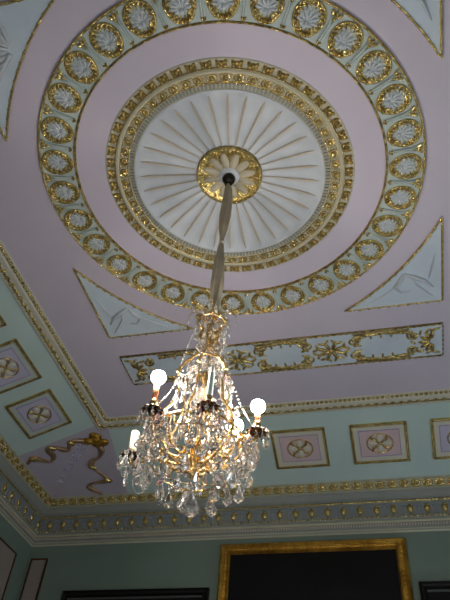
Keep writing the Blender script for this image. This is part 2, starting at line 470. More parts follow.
k0 = con.build('console', 'paleblue', ring, org=(0, 0, 0)); bud.build('gold_bud', 'gold', k0, org=(0, 0, 0), loc=(0, 0, 0)); tipm.build('gold_tip', 'gold', k0, org=(0, 0, 0), loc=(0, 0, 0))
for k in range(30):
    a = math.radians(5.6 + 12 * k)
    if k == 0: c0.rotation_euler = (0, 0, a); k0.rotation_euler = (0, 0, a + math.radians(6))
    else:
        inst(c0, ring, rz=a); inst(k0, ring, rz=a + math.radians(6))

# ------------------------------------------------------------------ inner rose (fan, cells, studs)
RZ = CZ + 0.025; ROZ = RZ + 0.055
def dome(r): return 0.07 * (1 - (r / 0.775) ** 2)
rose = tag(empty('plaster_medallion', (0, 0, RZ)), 'fluted white fan disc with gold studded border inside the outer ring', 'ceiling ornament')
fan = MB(); NF = 32; NA = NF * 8
radii = [0.281, 0.33, 0.42, 0.55, 0.68, 0.74, 0.775]
vs = []; fs = []
for r in radii:
    for i in range(NA):
        g = 2 * PI * i / NA + math.radians(1.1)
        ph = (i % 8) / 8.0
        dz = 0.020 * math.sin(PI * ph) * min(1.0, r / 0.6)
        if r > 0.76: dz = 0
        vs.append((r * math.cos(g), r * math.sin(g), RZ - 0.034 + dz + dome(r)))
for p in range(len(radii) - 1):
    for i in range(NA):
        j = (i + 1) % NA; fs.append((p * NA + i, p * NA + j, (p + 1) * NA + j, (p + 1) * NA + i))
fan.add(vs, fs, True); fan.lathe([(0.775, -0.034), (0.79, -0.034), (0.79, 0.0)], 96, (0, 0, RZ), smooth=False)
fan.build('fan', 'white', rose)
fr = MB(); fr.tube([(0.287, 0, -0.036 + dome(.287)), (0.36, 0, -0.037 + dome(.36)), (0.48, 0, -0.038 + dome(.48)), (0.60, 0, -0.037 + dome(.6)), (0.69, 0, -0.036 + dome(.69)), (0.745, 0, -0.032 + dome(.745))], [0.005, 0.007, 0.009, 0.012, 0.013, 0.004], 6, flat=0.6)
f0 = fr.build('fan_rib', 'rib', rose, org=(0, 0, 0)); f0.rotation_euler = (0, 0, math.radians(1.1))
for k in range(1, NF): inst(f0, rose, rz=math.radians(1.1) + 2 * PI * k / NF)
band = MB()
band.lathe([(0.785, 0), (0.785, -0.030), (0.80, -0.022), (0.835, -0.022), (0.842, -0.034), (0.850, -0.026), (0.912, -0.026), (0.918, -0.042), (0.935, -0.050), (0.950, -0.040),
            (0.956, -0.022), (1.004, -0.022), (1.006, -0.022), (1.010, -0.034), (1.026, -0.036), (1.034, -0.026)], 120, (0, 0, RZ))
band.build('border_band', 'buff', rose)
m = MB()
for k in range(170):
    g = 2 * PI * k / 170; m.box((0.817, 0, -0.024), (0.034, 0.016, 0.022), trans(0, 0, RZ) @ rotz(g))
m.build('dentil_ring', 'greyblue', rose)
m = MB()
for r, w in ((0.846, 0.0065), (0.916, 0.0065), (0.953, 0.0055)):
    m.tube([(r * math.cos(2 * PI * k / 120), r * math.sin(2 * PI * k / 120), RZ - 0.030) for k in range(120)], w, 5, True)
m.build('gold_line', 'gold', rose)
cell = MB()
cell.ell((0.880, 0, -0.034), (0.020, 0.020, 0.020), 0, 8, 6)
cell.tube([(0.880 + 0.029 * math.cos(2 * PI * k / 14), 0.036 * math.sin(2 * PI * k / 14), -0.029) for k in range(14)], 0.006, 5, True)
cl0 = cell.build('gold_stud', 'gold', rose, org=(0, 0, 0)); cl0.rotation_euler = (0, 0, math.radians(1.4))
tg = MB(); tg.ell((0.882, 0, -0.03), (0.030, 0.008, 0.012), 0, 6, 5)
tg0 = tg.build('dart', 'buff', rose, org=(0, 0, 0)); tg0.rotation_euler = (0, 0, math.radians(1.4 + 10 / 3))
lf = MB()
for (dx, dy, s_) in ((0.004, 0, 1.1), (0.016, 0.026, 1.0), (0.016, -0.026, 1.0), (-0.014, 0.024, .9), (-0.014, -0.024, .9)):
    lf.ell((0.987 + dx, dy, -0.030), (0.023 * s_, 0.017 * s_, 0.022), math.atan2(dy, 0.03), 6, 4)
for q in (-1, 0, 1): lf.ell((1.012, q * 0.026, -0.026), (0.011, 0.011, 0.012), 0, 6, 4)
lf0 = lf.build('leaf_stud', 'golddark', rose, org=(0, 0, 0)); lf0.rotation_euler = (0, 0, 0.0)
for k in range(1, 54):
    inst(cl0, rose, rz=math.radians(1.4) + 2 * PI * k / 54); inst(tg0, rose, rz=math.radians(1.4 + 10 / 3) + 2 * PI * k / 54); inst(lf0, rose, rz=2 * PI * k / 54)

# ------------------------------------------------------------------ central rosette
ros = tag(empty('rosette', (0, 0, ROZ)), 'round gold rosette with pale petals at the centre of the fan', 'ceiling ornament')
m = MB(); m.lathe([(0.0, -0.045), (0.25, -0.045), (0.262, -0.055), (0.272, -0.05), (0.276, -0.0)], 64, (0, 0, ROZ)); m.build('backing', 'gold', ros)
m = MB()
for k in range(48):
    g = 2 * PI * k / 48; m.ell((0.262 * math.cos(g), 0.262 * math.sin(g), ROZ - 0.054), (0.020, 0.013, 0.012), g + PI / 2, 6, 4)
m.build('rim', 'gold', ros)
pt = MB(); pt.ell((0.148, 0, -0.040), (0.074, 0.036, 0.022), 0, 10, 8, pw=0.8)
pt.tube([(0.09, 0, -0.052), (0.15, 0, -0.058), (0.22, 0, -0.05)], [0.004, 0.006, 0.003], 5)
po = MB()
po.tube([(0.150 + 0.080 * math.cos(2 * PI * k / 20), 0.040 * math.sin(2 * PI * k / 20), -0.036) for k in range(20)], 0.011, 5, True)
p0 = pt.build('petal', 'petal', ros, org=(0, 0, 0)); po.build('petal_edge', 'gold', p0, org=(0, 0, 0), loc=(0, 0, 0))
dt = MB(); dt.ell((0.215, 0, -0.036), (0.035, 0.016, 0.018), 0, 6, 5); dt.ell((0.24, 0, -0.036), (0.012, 0.026, 0.014), 0, 6, 4)
d0 = dt.build('gold_dart', 'gold', ros, org=(0, 0, 0)); d0.rotation_euler = (0, 0, 2 * PI / 24)
for k in range(1, 12): inst(p0, ros, rz=2 * PI * k / 12); inst(d0, ros, rz=2 * PI * (k + .5) / 12)
m = MB(); m.lathe([(0.0, -0.07), (0.055, -0.07), (0.078, -0.062), (0.09, -0.045)], 32, (0, 0, ROZ)); m.build('centre_disc', 'white', ros)

# hook boss and wrapped chain ---------------------------------------------------
hook = tag(empty('ceiling_hook', (0, 0, ROZ - 0.07)), 'dark round iron hook boss at the centre of the gold rosette', 'hook')
m = MB(); m.lathe([(0.0, 0.0), (0.050, 0.0), (0.056, -0.02), (0.045, -0.05), (0.02, -0.065), (0.0, -0.068)], 24, (0, 0, ROZ - 0.07)); m.build('boss', 'boss', hook)
m = MB(); m.tube([(0.026 * math.cos(t), 0, ROZ - 0.155 + 0.026 * math.sin(t)) for t in [2 * PI * k / 16 for k in range(16)]], 0.007, 6, True); m.build('ring', 'boss', hook)

sl = tag(empty('chain_sleeve', (0, 0, CZ - 1.56)), 'long taupe fabric sleeve tied in the middle, covering the lamp chain', 'chain cover')
m = MB(); nz, nn = 44, 36; vs = []; fs = []
def sleeve_r(t):   # t: 0 at the top .. 1 at the bottom
    pts = [(0, 0.020), (0.05, 0.042), (0.15, 0.052), (0.3, 0.058), (0.40, 0.048), (0.485, 0.026), (0.515, 0.022), (0.56, 0.034), (0.7, 0.055), (0.82, 0.060), (0.92, 0.050), (1.0, 0.036)]
    for (a, ra), (b, rb) in zip(pts, pts[1:]):
        if t <= b:
            q = (t - a) / (b - a); q = q * q * (3 - 2 * q); return ra + (rb - ra) * q
    return pts[-1][1]
for i in range(nz + 1):
    t = i / nz; z = CZ - 0.08 - t * 1.485; r = sleeve_r(t)
    ox = 0.006 * math.sin(PI * t) + 0.004 * math.sin(9 * t)
    for k in range(nn):
        g = 2 * PI * k / nn
        fold = 1 + 0.13 * math.sin(5 * g + 1.5 * t * 4) + 0.07 * math.sin(9 * g - 3 * t)
        r_ = r * 0.66; vs.append((ox + r_ * fold * math.cos(g) * 1.05, r_ * fold * math.sin(g) * 0.9, z))
for i in range(nz):
    for k in range(nn): fs.append((i * nn + k, i * nn + (k + 1) % nn, (i + 1) * nn + (k + 1) % nn, (i + 1) * nn + k))
fs.append(tuple(range(nn))); fs.append(tuple(nz * nn + k for k in range(nn))[::-1])
m.add(vs, fs, True); m.build('sleeve', 'cloth', sl)
m = MB(); zt = CZ - 0.08 - 0.515 * 1.485
for dz in (-0.006, 0.006): m.tube([(0.004 + 0.018 * math.cos(t), 0.016 * math.sin(t), zt + dz) for t in [2 * PI * k / 20 for k in range(20)]], 0.006, 6, True)
m.build('tie', 'rib', sl)

# ------------------------------------------------------------------ spandrels
def spandrel(sx, sy, label, wing):
    o = tag(empty('spandrel_panel', (sx * 1.70, sy * 1.694, CZ)), label, 'ceiling panel')
    # corner (1.70,1.694), tips (1.70,0.70) and (0.78,1.694), hollow side follows the ring
    A = (1.70, 0.70); B = (0.78, 1.694)
    arc = []
    RR = 1.80
    a0 = math.atan2(A[1], A[0]); a1 = math.atan2(B[1], B[0])
    for k in range(17):
        t = k / 16; g = a0 + (a1 - a0) * t
        r = math.hypot(*A) * (1 - t) + math.hypot(*B) * t
        r -= 0.035 * math.sin(PI * t)
        arc.append((r * math.cos(g), r * math.sin(g)))
    T = Matrix.Diagonal((sx, sy, 1, 1))
    m = MB(); m.prism(arc + [(1.70, 1.694)], CZ, CZ - 0.014, T); m.build('field', 'skyplaster', o)
    m = MB()
    edge = arc + [(1.70 - (1.70 - B[0]) * 0 - (1.70 - 0.78) * (1 - k / 10), 1.694) for k in range(1, 11)] + [(1.70, 1.694 - (1.694 - 0.70) * k / 10) for k in range(1, 10)]
    m.tube([(x, y, CZ - 0.012) for x, y in edge], 0.010, 6, True, T=T)
    L = 0
    pts = edge + [edge[0]]
    acc = 0.0
    for (xa, ya), (xb, yb) in zip(pts, pts[1:]):
        d = math.hypot(xb - xa, yb - ya); n = max(1, round(d / 0.065))
        for k in range(n):
            t = (k + 0.5) / n
            m.ell((xa + (xb - xa) * t, ya + (yb - ya) * t, CZ - 0.023), (0.020, 0.010, 0.010), math.atan2(yb - ya, xb - xa) + 0.35, 6, 4, T)
    m.build('border', 'gold', o)
    m = MB()
    if wing:
        for row, (n, L0, w) in enumerate(((9, 0.30, 0.015), (7, 0.17, 0.014))):
            for k in range(n):
                t = k / (n - 1); g = -0.55 + 1.9 * t
                bx, by = 1.28 + 0.06 * math.cos(g), 1.37 + 0.06 * math.sin(g)
                L = L0 * (0.75 + 0.4 * math.sin(PI * t))
                pts = [(bx + L * q * math.cos(g + 0.25 * q), by + L * q * math.sin(g + 0.25 * q), CZ - 0.014 - 0.012 * math.sin(PI * q) - 0.006 * row) for q in (0.0, 0.35, 0.7, 1.0)]
                pts = [(min(x, 1.672), min(y, 1.668), z) for x, y, z in pts]
                m.tube(pts, [0.008, w, w, 0.005], 6, T=T)
        m.tube([(1.64, 0.98, CZ - 0.014), (1.58, 1.12, CZ - 0.024), (1.46, 1.25, CZ - 0.024), (1.33, 1.36, CZ - 0.024)], [0.006, 0.014, 0.017, 0.022], 8, T=T)
        m.build('wing_relief', 'white', o)
    else:
        m.tube([(1.36, 1.30, CZ - 0.014), (1.44, 1.34, CZ - 0.026), (1.54, 1.40, CZ - 0.026), (1.62, 1.50, CZ - 0.016)], [0.012, 0.024, 0.018, 0.006], 8, T=T)
        m.tube([(1.36, 1.30, CZ - 0.014), (1.32, 1.38, CZ - 0.026), (1.27, 1.45, CZ - 0.026), (1.33, 1.53, CZ - 0.016), (1.41, 1.52, CZ - 0.014)], [0.012, 0.022, 0.018, 0.013, 0.005], 8, T=T)
        m.tube([(1.44, 1.34, CZ - 0.016), (1.46, 1.44, CZ - 0.022), (1.55, 1.55, CZ - 0.022), (1.62, 1.63, CZ - 0.014)], [0.008, 0.011, 0.009, 0.004], 6, T=T)
        m.tube([(1.25, 1.47, CZ - 0.014), (1.15, 1.55, CZ - 0.02), (1.03, 1.62, CZ - 0.014)], [0.006, 0.010, 0.004], 6, T=T)
        m.tube([(1.58, 1.38, CZ - 0.014), (1.61, 1.25, CZ - 0.02), (1.64, 1.10, CZ - 0.014)], [0.006, 0.010, 0.004], 6, T=T)
        m.build('scroll_relief', 'white', o)
spandrel(-1, 1, 'pale blue triangular panel left of the wrapped chain, below the ring', False)
spandrel(1, 1, 'pale blue triangular panel at right edge, just above the long gold band', False)
spandrel(-1, -1, 'winged pale blue triangular panel at the upper left corner', True)
spandrel(1, -1, 'winged pale blue triangular panel at the upper right corner', True)

# ------------------------------------------------------------------ long band panel with gilt arabesques
bp = tag(empty('arabesque_panel', (0, 2.256, CZ)), 'long rectangular ceiling band of gold arabesques behind the chandelier', 'ceiling panel')
y0, y1, xb = 2.02, 2.494, 1.702
m = MB(); m.box((0, (y0 + y1) / 2, CZ - 0.006), (2 * xb, y1 - y0, 0.012)); m.build('field', 'skyplaster', bp)
m = MB(); fl = [(-xb, y0), (xb, y0), (xb, y1), (-xb, y1)]
m.tube([(x, y, CZ - 0.010) for x, y in fl], 0.012, 6, True)
for (xa, ya), (xc, yc) in zip(fl, fl[1:] + fl[:1]):
    n = int(math.hypot(xc - xa, yc - ya) / 0.06)
    for k in range(n):
        t = (k + .5) / n; m.ell((xa + (xc - xa) * t, ya + (yc - ya) * t, CZ - 0.02), (0.019, 0.010, 0.010), math.atan2(yc - ya, xc - xa), 6, 4)
m.build('border', 'golddark', bp)
yc = (y0 + y1) / 2
def spiral(mb, x, y, r, turns, a0, dirn, w):
    n = int(12 * turns); pts = []
    for i in range(n + 1):
        t = i / n; rr = r * (1 - 0.8 * t); g = a0 + dirn * t * turns * 2 * PI
        pts.append((x + rr * math.cos(g), y + rr * math.sin(g), CZ - 0.018))
    mb.tube(pts, [w * (1 - 0.5 * i / n) for i in range(n + 1)], 5)
burst = MB()
for k in range(8):
    g = PI / 8 + k * PI / 4
    r = 0.085 if k % 2 else 0.10
    burst.ell((r * math.cos(g), r * 0.9 * math.sin(g), -0.018), (0.070, 0.022, 0.020), g, 6, 5)
    burst.ell((0.165 * math.cos(g + .18), 0.14 * math.sin(g + .18), -0.016), (0.044, 0.017, 0.016), g + 0.9, 6, 4)
    burst.ell((0.165 * math.cos(g - .18), 0.14 * math.sin(g - .18), -0.016), (0.044, 0.017, 0.016), g - 0.9, 6, 4)
burst.ell((0, 0, -0.02), (0.03, 0.03, 0.025), 0, 8, 6)
vas = MB()
b_ = burst
for q in (-1, 1):
    for p in (-1, 1):
        n = 18; pts = []
        for i in range(n + 1):
            t = i / n; rr = 0.062 * (1 - 0.8 * t); g = -PI / 2 * p + q * p * t * 3.2 * PI
            pts.append((q * 0.235 + rr * math.cos(g), p * 0.10 + rr * math.sin(g), -0.018))
        b_.tube(pts, [0.014 * (1 - 0.4 * i / n) for i in range(n + 1)], 5)
        b_.ell((q * 0.30, p * 0.12, -0.016), (0.05, 0.018, 0.016), q * p * 0.5, 6, 4)
        b_.ell((q * 0.28, p * 0.045, -0.016), (0.044, 0.017, 0.016), -q * p * 0.5, 6, 4)
bu0 = None
for x in (-0.42, 0.58):
    if bu0 is None: bu0 = burst.build('leaf_burst', 'gold', bp, org=(0, 0, 0)); o = bu0
    else: o = inst(bu0, bp)
    o.location = (x, 0, 0)
end = MB()
for k in range(7):
    g = PI / 2 + PI * (k + .0) / 6
    end.ell((0.02 + 0.08 * math.cos(g), 0.10 * math.sin(g), -0.018), (0.062, 0.021, 0.020), g, 6, 5)
    end.ell((-0.02 + 0.15 * math.cos(g), 0.16 * math.sin(g), -0.016), (0.038, 0.016, 0.016), g + 0.8, 6, 4)
for p in (-1, 1):
    n = 18; pts = []
    for i in range(n + 1):
        t = i / n; rr = 0.065 * (1 - 0.8 * t); g = PI / 2 * p + p * t * 3 * PI
        pts.append((-0.17 + rr * math.cos(g), p * 0.11 + rr * math.sin(g), -0.018))
    end.tube(pts, 0.013, 5)
    end.ell((0.05, p * 0.17, -0.016), (0.055, 0.018, 0.014), 0.3 * p, 6, 4)
e0 = end.build('end_burst', 'gold', bp, org=(0, 0, 0)); e0.location = (1.58, 0, 0)
inst(e0, bp, loc=(-1.58, 0, 0), rz=PI)
sw = MB()
for k in range(11):
    x = -0.25 + k * 0.05
    sw.ell((x, 0.182 - 0.012 * math.cos(k * PI / 5), -0.016), (0.040, 0.019, 0.018), 0.35 * (1 if k < 5 else -1), 6, 4)
sw.tube([(-0.28, 0.203, -0.014), (0, 0.207, -0.016), (0.28, 0.203, -0.014)], 0.011, 5)
for k in (-1, 0, 1): sw.ell((k * 0.1, 0.148, -0.016), (0.032, 0.014, 0.013), PI / 2, 6, 4)
sw0 = None
for x in (-1.0, 0.07, 1.1):
    for rz in (0, PI):
        if sw0 is None: sw0 = sw.build('leaf_swag', 'gold', bp, org=(0, 0, 0)); o = sw0
        else: o = inst(sw0, bp)
        o.location = (x, 0, 0); o.rotation_euler = (0, 0, rz)

# ------------------------------------------------------------------ square panels of the coves
def square_panel(x, y, side, label, fieldmat, grp):
    # local frame: X along the wall, Y up the slope towards the centre, Z out of the slope (into the room)
    e = 0.48
    slope = math.atan2(COVE_D, COVE_E)
    if side == 'B': T = trans(x, HY + e, covez(e)) @ Matrix.Rotation(PI - slope + 0, 4, 'X')
    else: T = trans(-(HX + e), y, covez(e)) @ rotz(PI / 2) @ Matrix.Rotation(PI - slope, 4, 'X')
    loc = T.translation
    o = empty('square_panel', loc); o.rotation_euler = T.to_euler(); tag(o, label, 'ceiling panel', grp)
    hw, hh = 0.325, 0.275
    fr = MB()
    def frame(mb, a, b, w, t, z=0.0):
        mb.box((0, b - w / 2, z + t / 2), (2 * a, w, t)); mb.box((0, -b + w / 2, z + t / 2), (2 * a, w, t))
        mb.box((a - w / 2, 0, z + t / 2), (w, 2 * b - 2 * w, t)); mb.box((-a + w / 2, 0, z + t / 2), (w, 2 * b - 2 * w, t))
    frame(fr, hw, hh, 0.022, 0.024)
    for s in (-1, 1):
        for k in range(22):
            fr.ell((-hw + 0.03 + k * (2 * hw - 0.06) / 21, s * (hh - 0.026), 0.022), (0.010, 0.012, 0.010), 0, 5, 4)
        for k in range(18): fr.ell((s * (hw - 0.026), -hh + 0.03 + k * (2 * hh - 0.06) / 17, 0.022), (0.012, 0.010, 0.010), 0, 5, 4)
    def bl(mb, nm, mm, par=o):
        ob = mb.build(nm, mm, None, org=(0, 0, 0)); ob.parent = par; return ob
    bl(fr, 'frame', 'gold')
    m = MB(); m.box((0, 0, 0.004), (2 * hw - 0.04, 2 * hh - 0.04, 0.010)); bl(m, 'mount', 'paleblue' if side == 'L' else 'cream')
    m = MB(); m.box((0, 0, 0.007), (0.46, 0.36, 0.010)); fo = bl(m, 'field', fieldmat)
    m = MB(); frame(m, 0.235, 0.185, 0.010, 0.008, 0.008); bl(m, 'inner_line', 'innerline', fo)
    m = MB()
    m.tube([(0.150 * math.cos(2 * PI * k / 28), 0.130 * math.sin(2 * PI * k / 28), 0.014) for k in range(28)], 0.009, 5, True)
    for k in range(4):
        g = PI / 4 + k * PI / 2
        m.ell((0.11 * math.cos(g), 0.095 * math.sin(g), 0.016), (0.052, 0.019, 0.014), g + 0.4, 6, 5)
        m.ell((0.06 * math.cos(g), 0.052 * math.sin(g), 0.018), (0.04, 0.012, 0.014), g, 6, 5)
    m.ell((0, 0, 0.02), (0.022, 0.022, 0.016), 0, 8, 6)
    ro = bl(m, 'rosette', 'gold')
    m = MB()
    for k in range(4):
        g = k * PI / 2
        m.ell((0.082 * math.cos(g), 0.071 * math.sin(g), 0.015), (0.052, 0.036, 0.014), g, 8, 6)
    bl(m, 'cream_petals', 'cream', ro)
    return o
sg_b = 'square panels along the back cove'; sg_l = 'square panels along the left cove'
square_panel(-0.93, 0, 'B', 'square pink panel in the back cove, seen only through the chandelier crystals', 'pink', sg_b)
square_panel(0.02, 0, 'B', 'square pink rosette panel just right of the chandelier, in the back cove', 'pink', sg_b)
square_panel(0.96, 0, 'B', 'pink rosette square in back cove, second from the chandelier', 'pink', sg_b)
square_panel(1.87, 0, 'B', 'square panel in back cove cut by the right picture edge', 'lilac', sg_b)
square_panel(0, 2.66, 'L', 'lilac square rosette panel in left cove, next to the corner ribbon', 'lilac', sg_l)
square_panel(0, 1.79, 'L', 'lilac square panel in left cove, cut by left picture edge', 'lilac', sg_l)
square_panel(0, 0.92, 'L', 'topmost square panel of left cove, only its corner showing', 'lilac', sg_l)

# ------------------------------------------------------------------ ribbon bow in the corner
bow = tag(empty('ribbon_bow', (-2.55, 3.42, CZ - 0.06)), 'gilded ribbon bow with trailing tails in the mauve left corner', 'ceiling ornament')
def on(pts, lift=0.012): return [(x, y, CZ + z - lift - 0.0) for x, y, z in pts]
def smooth_path(P, n=5):
    out = []; P = [Vector(p) for p in P]
    for i in range(len(P) - 1):
        a, b, c, d = P[max(i - 1, 0)], P[i], P[i + 1], P[min(i + 2, len(P) - 1)]
        for k in range(n):
            t = k / n
            out.append(0.5 * ((2 * b) + (c - a) * t + (2 * a - 5 * b + 4 * c - d) * t * t + (3 * b - a - 3 * c + d) * t ** 3))
    out.append(P[-1]); return out
tailL = [(-2.645, 3.438, -0.076), (-2.737, 3.35, -0.112), (-2.812, 3.319, -0.141), (-2.896, 3.439, -0.174), (-2.967, 3.365, -0.201), (-3.03, 3.274, -0.225), (-3.089, 3.299, -0.248), (-3.082, 3.465, -0.246), (-3.157, 3.526, -0.275), (-3.238, 3.419, -0.306), (-3.289, 3.335, -0.326), (-3.381, 3.406, -0.362)]
tailD = [(-2.53, 3.503, -0.088), (-2.502, 3.591, -0.122), (-2.572, 3.687, -0.159), (-2.667, 3.724, -0.174), (-2.703, 3.795, -0.201), (-2.647, 3.888, -0.237), (-2.54, 4.0, -0.281), (-2.636, 4.039, -0.296), (-2.784, 4.059, -0.303), (-2.83, 4.117, -0.326), (-2.737, 4.184, -0.352), (-2.68, 4.225, -0.368)]
for P in (tailL, tailD):
    q = smooth_path(on(P), 4); n = len(q)
    m = MB(); m.tube(q, [0.032 + 0.012 * math.sin(i * 0.55) for i in range(n)], 7, flat=0.6); m.build('ribbon_tail', 'ribbon', bow)
m = MB()
for dx, dy, r in ((0, 0, 0.3), (0.10, 0.04, -0.2), (-0.09, -0.01, 0.5), (0.03, -0.05, 0.9), (0.04, 0.06, -0.7)):
    x, y = -2.55 + dx, 3.425 + dy; e = max(-2.449 - x, y - 3.277, 0)
    m.ell((x, y, covez(e) - 0.02), (0.085, 0.05, 0.035), r, 8, 6)
    m.tube([(x + 0.075 * math.cos(t), y + 0.05 * math.sin(t), covez(e) - 0.03) for t in [2 * PI * k / 14 for k in range(14)]], 0.012, 5, True)
m.build('bow_knot', 'goldframe', bow)
for (x, y, z), s in zip([(-2.765, 3.489, -0.122), (-2.86, 3.605, -0.159), (-2.949, 3.705, -0.194), (-3.042, 3.781, -0.23), (-3.134, 3.883, -0.266), (-3.21, 3.976, -0.295)], (1, 1.1, 1, .9, .8, .7)):
    m = MB()
    for k in range(5):
        g = 2 * PI * k / 5; m.ell((x + 0.035 * s * math.cos(g), y + 0.035 * s * math.sin(g), CZ + z - 0.008), (0.03 * s, 0.02 * s, 0.016), g, 6, 4)
    m.ell((x, y, CZ + z - 0.016), (0.016, 0.016, 0.014), 0, 6, 4)
    m.build('flower', 'lilac', bow)
for (x, y, z) in ((-3.03, 3.274, -0.225), (-2.812, 3.319, -0.141), (-2.54, 4.0, -0.281), (-3.289, 3.335, -0.326), (-2.70, 3.795, -0.20)):
    m = MB(); m.ell((x, y, CZ + z - 0.03), (0.05, 0.034, 0.028), 0.5, 6, 4); m.ell((x + 0.03, y + 0.03, CZ + z - 0.03), (0.035, 0.024, 0.024), -0.5, 6, 4)
    m.build('ribbon_curl', 'gold', bow)

# ------------------------------------------------------------------ pictures on the back wall
def picture(name, x0, x1, zt, zb, w, label, framemat, ornate):
    o = tag(empty(name, ((x0 + x1) / 2, WY, zb)), label, 'picture')
    m = MB(); y = WY
    prof = [(0, 0.0), (0.0, 0.05), (w * 0.18, 0.075), (w * 0.42, 0.05), (w * 0.7, 0.045), (w * 0.85, 0.055), (w, 0.03), (w, 0.0)]
    vs = []
    for i, h in prof:
        for sx, sz in ((0, 0), (1, 0), (1, 1), (0, 1)):
            vs.append(((x1 - i) if sx else (x0 + i), y - h, (zt - i) if sz else (zb + i)))
    n = len(prof)
    m.add(vs, [(p * 4 + k, p * 4 + (k + 1) % 4, (p + 1) * 4 + (k + 1) % 4, (p + 1) * 4 + k) for p in range(n - 1) for k in range(4)], False)
    f = m.build('frame', framemat, o)
    if ornate:
        m = MB()
        per = [((x0 + w * .55, zb + w * .55), (x0 + w * .55, zt - w * .55)), ((x0 + w * .55, zt - w * .55), (x1 - w * .55, zt - w * .55)), ((x1 - w * .55, zt - w * .55), (x1 - w * .55, zb + w * .55))]
        for (xa, za), (xc, zc) in per:
            L = math.hypot(xc - xa, zc - za); k_ = int(L / 0.05)
            for k in range(k_):
                t = (k + .5) / k_
                m.ell((xa + (xc - xa) * t, y - 0.048, za + (zc - za) * t), (0.030 if xa != xc else 0.013, 0.008, 0.030 if xa == xc else 0.013), 0, 6, 4)
        m.build('frame_carving', framemat, f)
    else:
        m = MB(); m.box(((x0 + x1) / 2, y - 0.03, zt - w - 0.02), (x1 - x0 - 2 * w, 0.012, 0.022)); m.build('slip', 'greyline', f)
    m = MB(); m.box(((x0 + x1) / 2, y - 0.015, (zt + zb) / 2), (x1 - x0 - 2 * w, 0.02, zt - zb - 2 * w)); m.build('canvas', 'black', o)
picture('framed_picture', -1.065, 1.115, CZ - 1.03, CZ - 3.9, 0.125, 'large near-black picture in a broad gold frame on back wall', 'goldframe', True)
picture('framed_picture', -3.02, -1.17, CZ - 1.54, CZ - 3.4, 0.075, 'black-framed dark picture left of the gold frame', 'blackframe', False)
picture('framed_picture', 1.19, 3.05, CZ - 1.53, CZ - 3.4, 0.075, 'black-framed dark picture right of the gold frame', 'blackframe', False)

# ------------------------------------------------------------------ chandelier
ch = tag(empty('chandelier', (0, 0, CZ - 3.02)), 'large gilt and crystal chandelier hanging from the wrapped chain', 'chandelier')
def rel(z): return CZ + z
# stem: turned brass and glass balusters
m = MB(); m.lathe([(0.0, -1.56), (0.012, -1.56), (0.014, -1.62), (0.03, -1.63), (0.034, -1.65), (0.014, -1.67), (0.012, -1.80), (0.03, -1.81), (0.034, -1.83), (0.012, -1.85), (0.012, -2.10),
                   (0.028, -2.11), (0.03, -2.14), (0.012, -2.16), (0.012, -2.5), (0.03, -2.53), (0.05, -2.58), (0.05, -2.62), (0.025, -2.66), (0.014, -2.70), (0.02, -2.74), (0.0, -2.76)], 20, (0, 0, CZ)); m.build('stem', 'brass', ch)
for za, zb, r in ((-1.68, -1.79, 0.045), (-1.87, -2.08, 0.05), (-2.18, -2.48, 0.055)):
    m = MB(); h = zb - za
    m.lathe([(0.013, za), (r * 0.6, za + h * 0.12), (r, za + h * 0.35), (r * 0.75, za + h * 0.6), (r * 0.45, za + h * 0.8), (r * 0.6, za + h * 0.92), (0.013, zb)], 10, (0, 0, CZ), smooth=False); m.build('glass_baluster', 'crystal', ch)
# crown with sprays
m = MB(); m.tube([(0.085 * math.cos(t), 0.085 * math.sin(t), rel(-1.67)) for t in [2 * PI * k / 28 for k in range(28)]], 0.010, 6, True)
for k in range(10):
    g = 2 * PI * k / 10
    m.ell((0.09 * math.cos(g), 0.09 * math.sin(g), rel(-1.65)), (0.018, 0.012, 0.03), g, 6, 5)
    m.tube([(0.02 * math.cos(g), 0.02 * math.sin(g), rel(-1.64)), (0.085 * math.cos(g), 0.085 * math.sin(g), rel(-1.67))], 0.005, 5)
m.build('crown', 'brass', ch)
m = MB(); m.lathe([(0.02, -1.76), (0.07, -1.77), (0.075, -1.79), (0.03, -1.815), (0.015, -1.84)], 16, (0, 0, CZ)); m.build('crown_cup', 'brass', ch)
# drop meshes
def octo(mb, c, r, t=0.5, T=None):
    n = 8; vs = [(c[0], c[1] + r * t, c[2]), (c[0], c[1] - r * t, c[2])] + [(c[0] + r * math.cos(2 * PI * k / n), c[1], c[2] + r * math.sin(2 * PI * k / n)) for k in range(n)]
    mb.add(vs, [(0, 2 + k, 2 + (k + 1) % n) for k in range(n)] + [(1, 2 + (k + 1) % n, 2 + k) for k in range(n)], False, T)
def pear(mb, top, L, w, t, T=None):
    """faceted pear drop hanging from point top"""
    x, y, z = top; rows = [(0.0, 0.08), (0.18, 0.28), (0.42, 0.62), (0.66, 1.0), (0.84, 0.82), (1.0, 0.05)]; n = 8; vs = []
    for q, s in rows:
        for k in range(n):
            g = 2 * PI * (k + .5) / n; vs.append((x + w * s * math.cos(g), y + t * s * math.sin(g), z - L * q))
    fs = [(i * n + k, i * n + (k + 1) % n, (i + 1) * n + (k + 1) % n, (i + 1) * n + k) for i in range(len(rows) - 1) for k in range(n)]
    fs += [tuple(range(n))[::-1], tuple((len(rows) - 1) * n + k for k in range(n))]
    mb.add(vs, fs, False, T)
def drop_mesh(big):
    mb = MB(); s = 1.0 if big else 0.62
    octo(mb, (0, 0, -0.014 * s), 0.014 * s); pear(mb, (0, 0, -0.028 * s), 0.085 * s, 0.028 * s, 0.013 * s)
    return mb
big0 = drop_mesh(True); small0 = drop_mesh(False)
BIG = big0.build('crystal_drop', 'crystal', ch, org=(0, 0, 0)); BIGA = drop_mesh(True).build('crystal_drop', 'amethyst', ch, org=(0, 0, 0))
BIGA['label'] = 'pale amethyst crystal drop'
used = {'b': False, 'a': False}; ndrop = 0
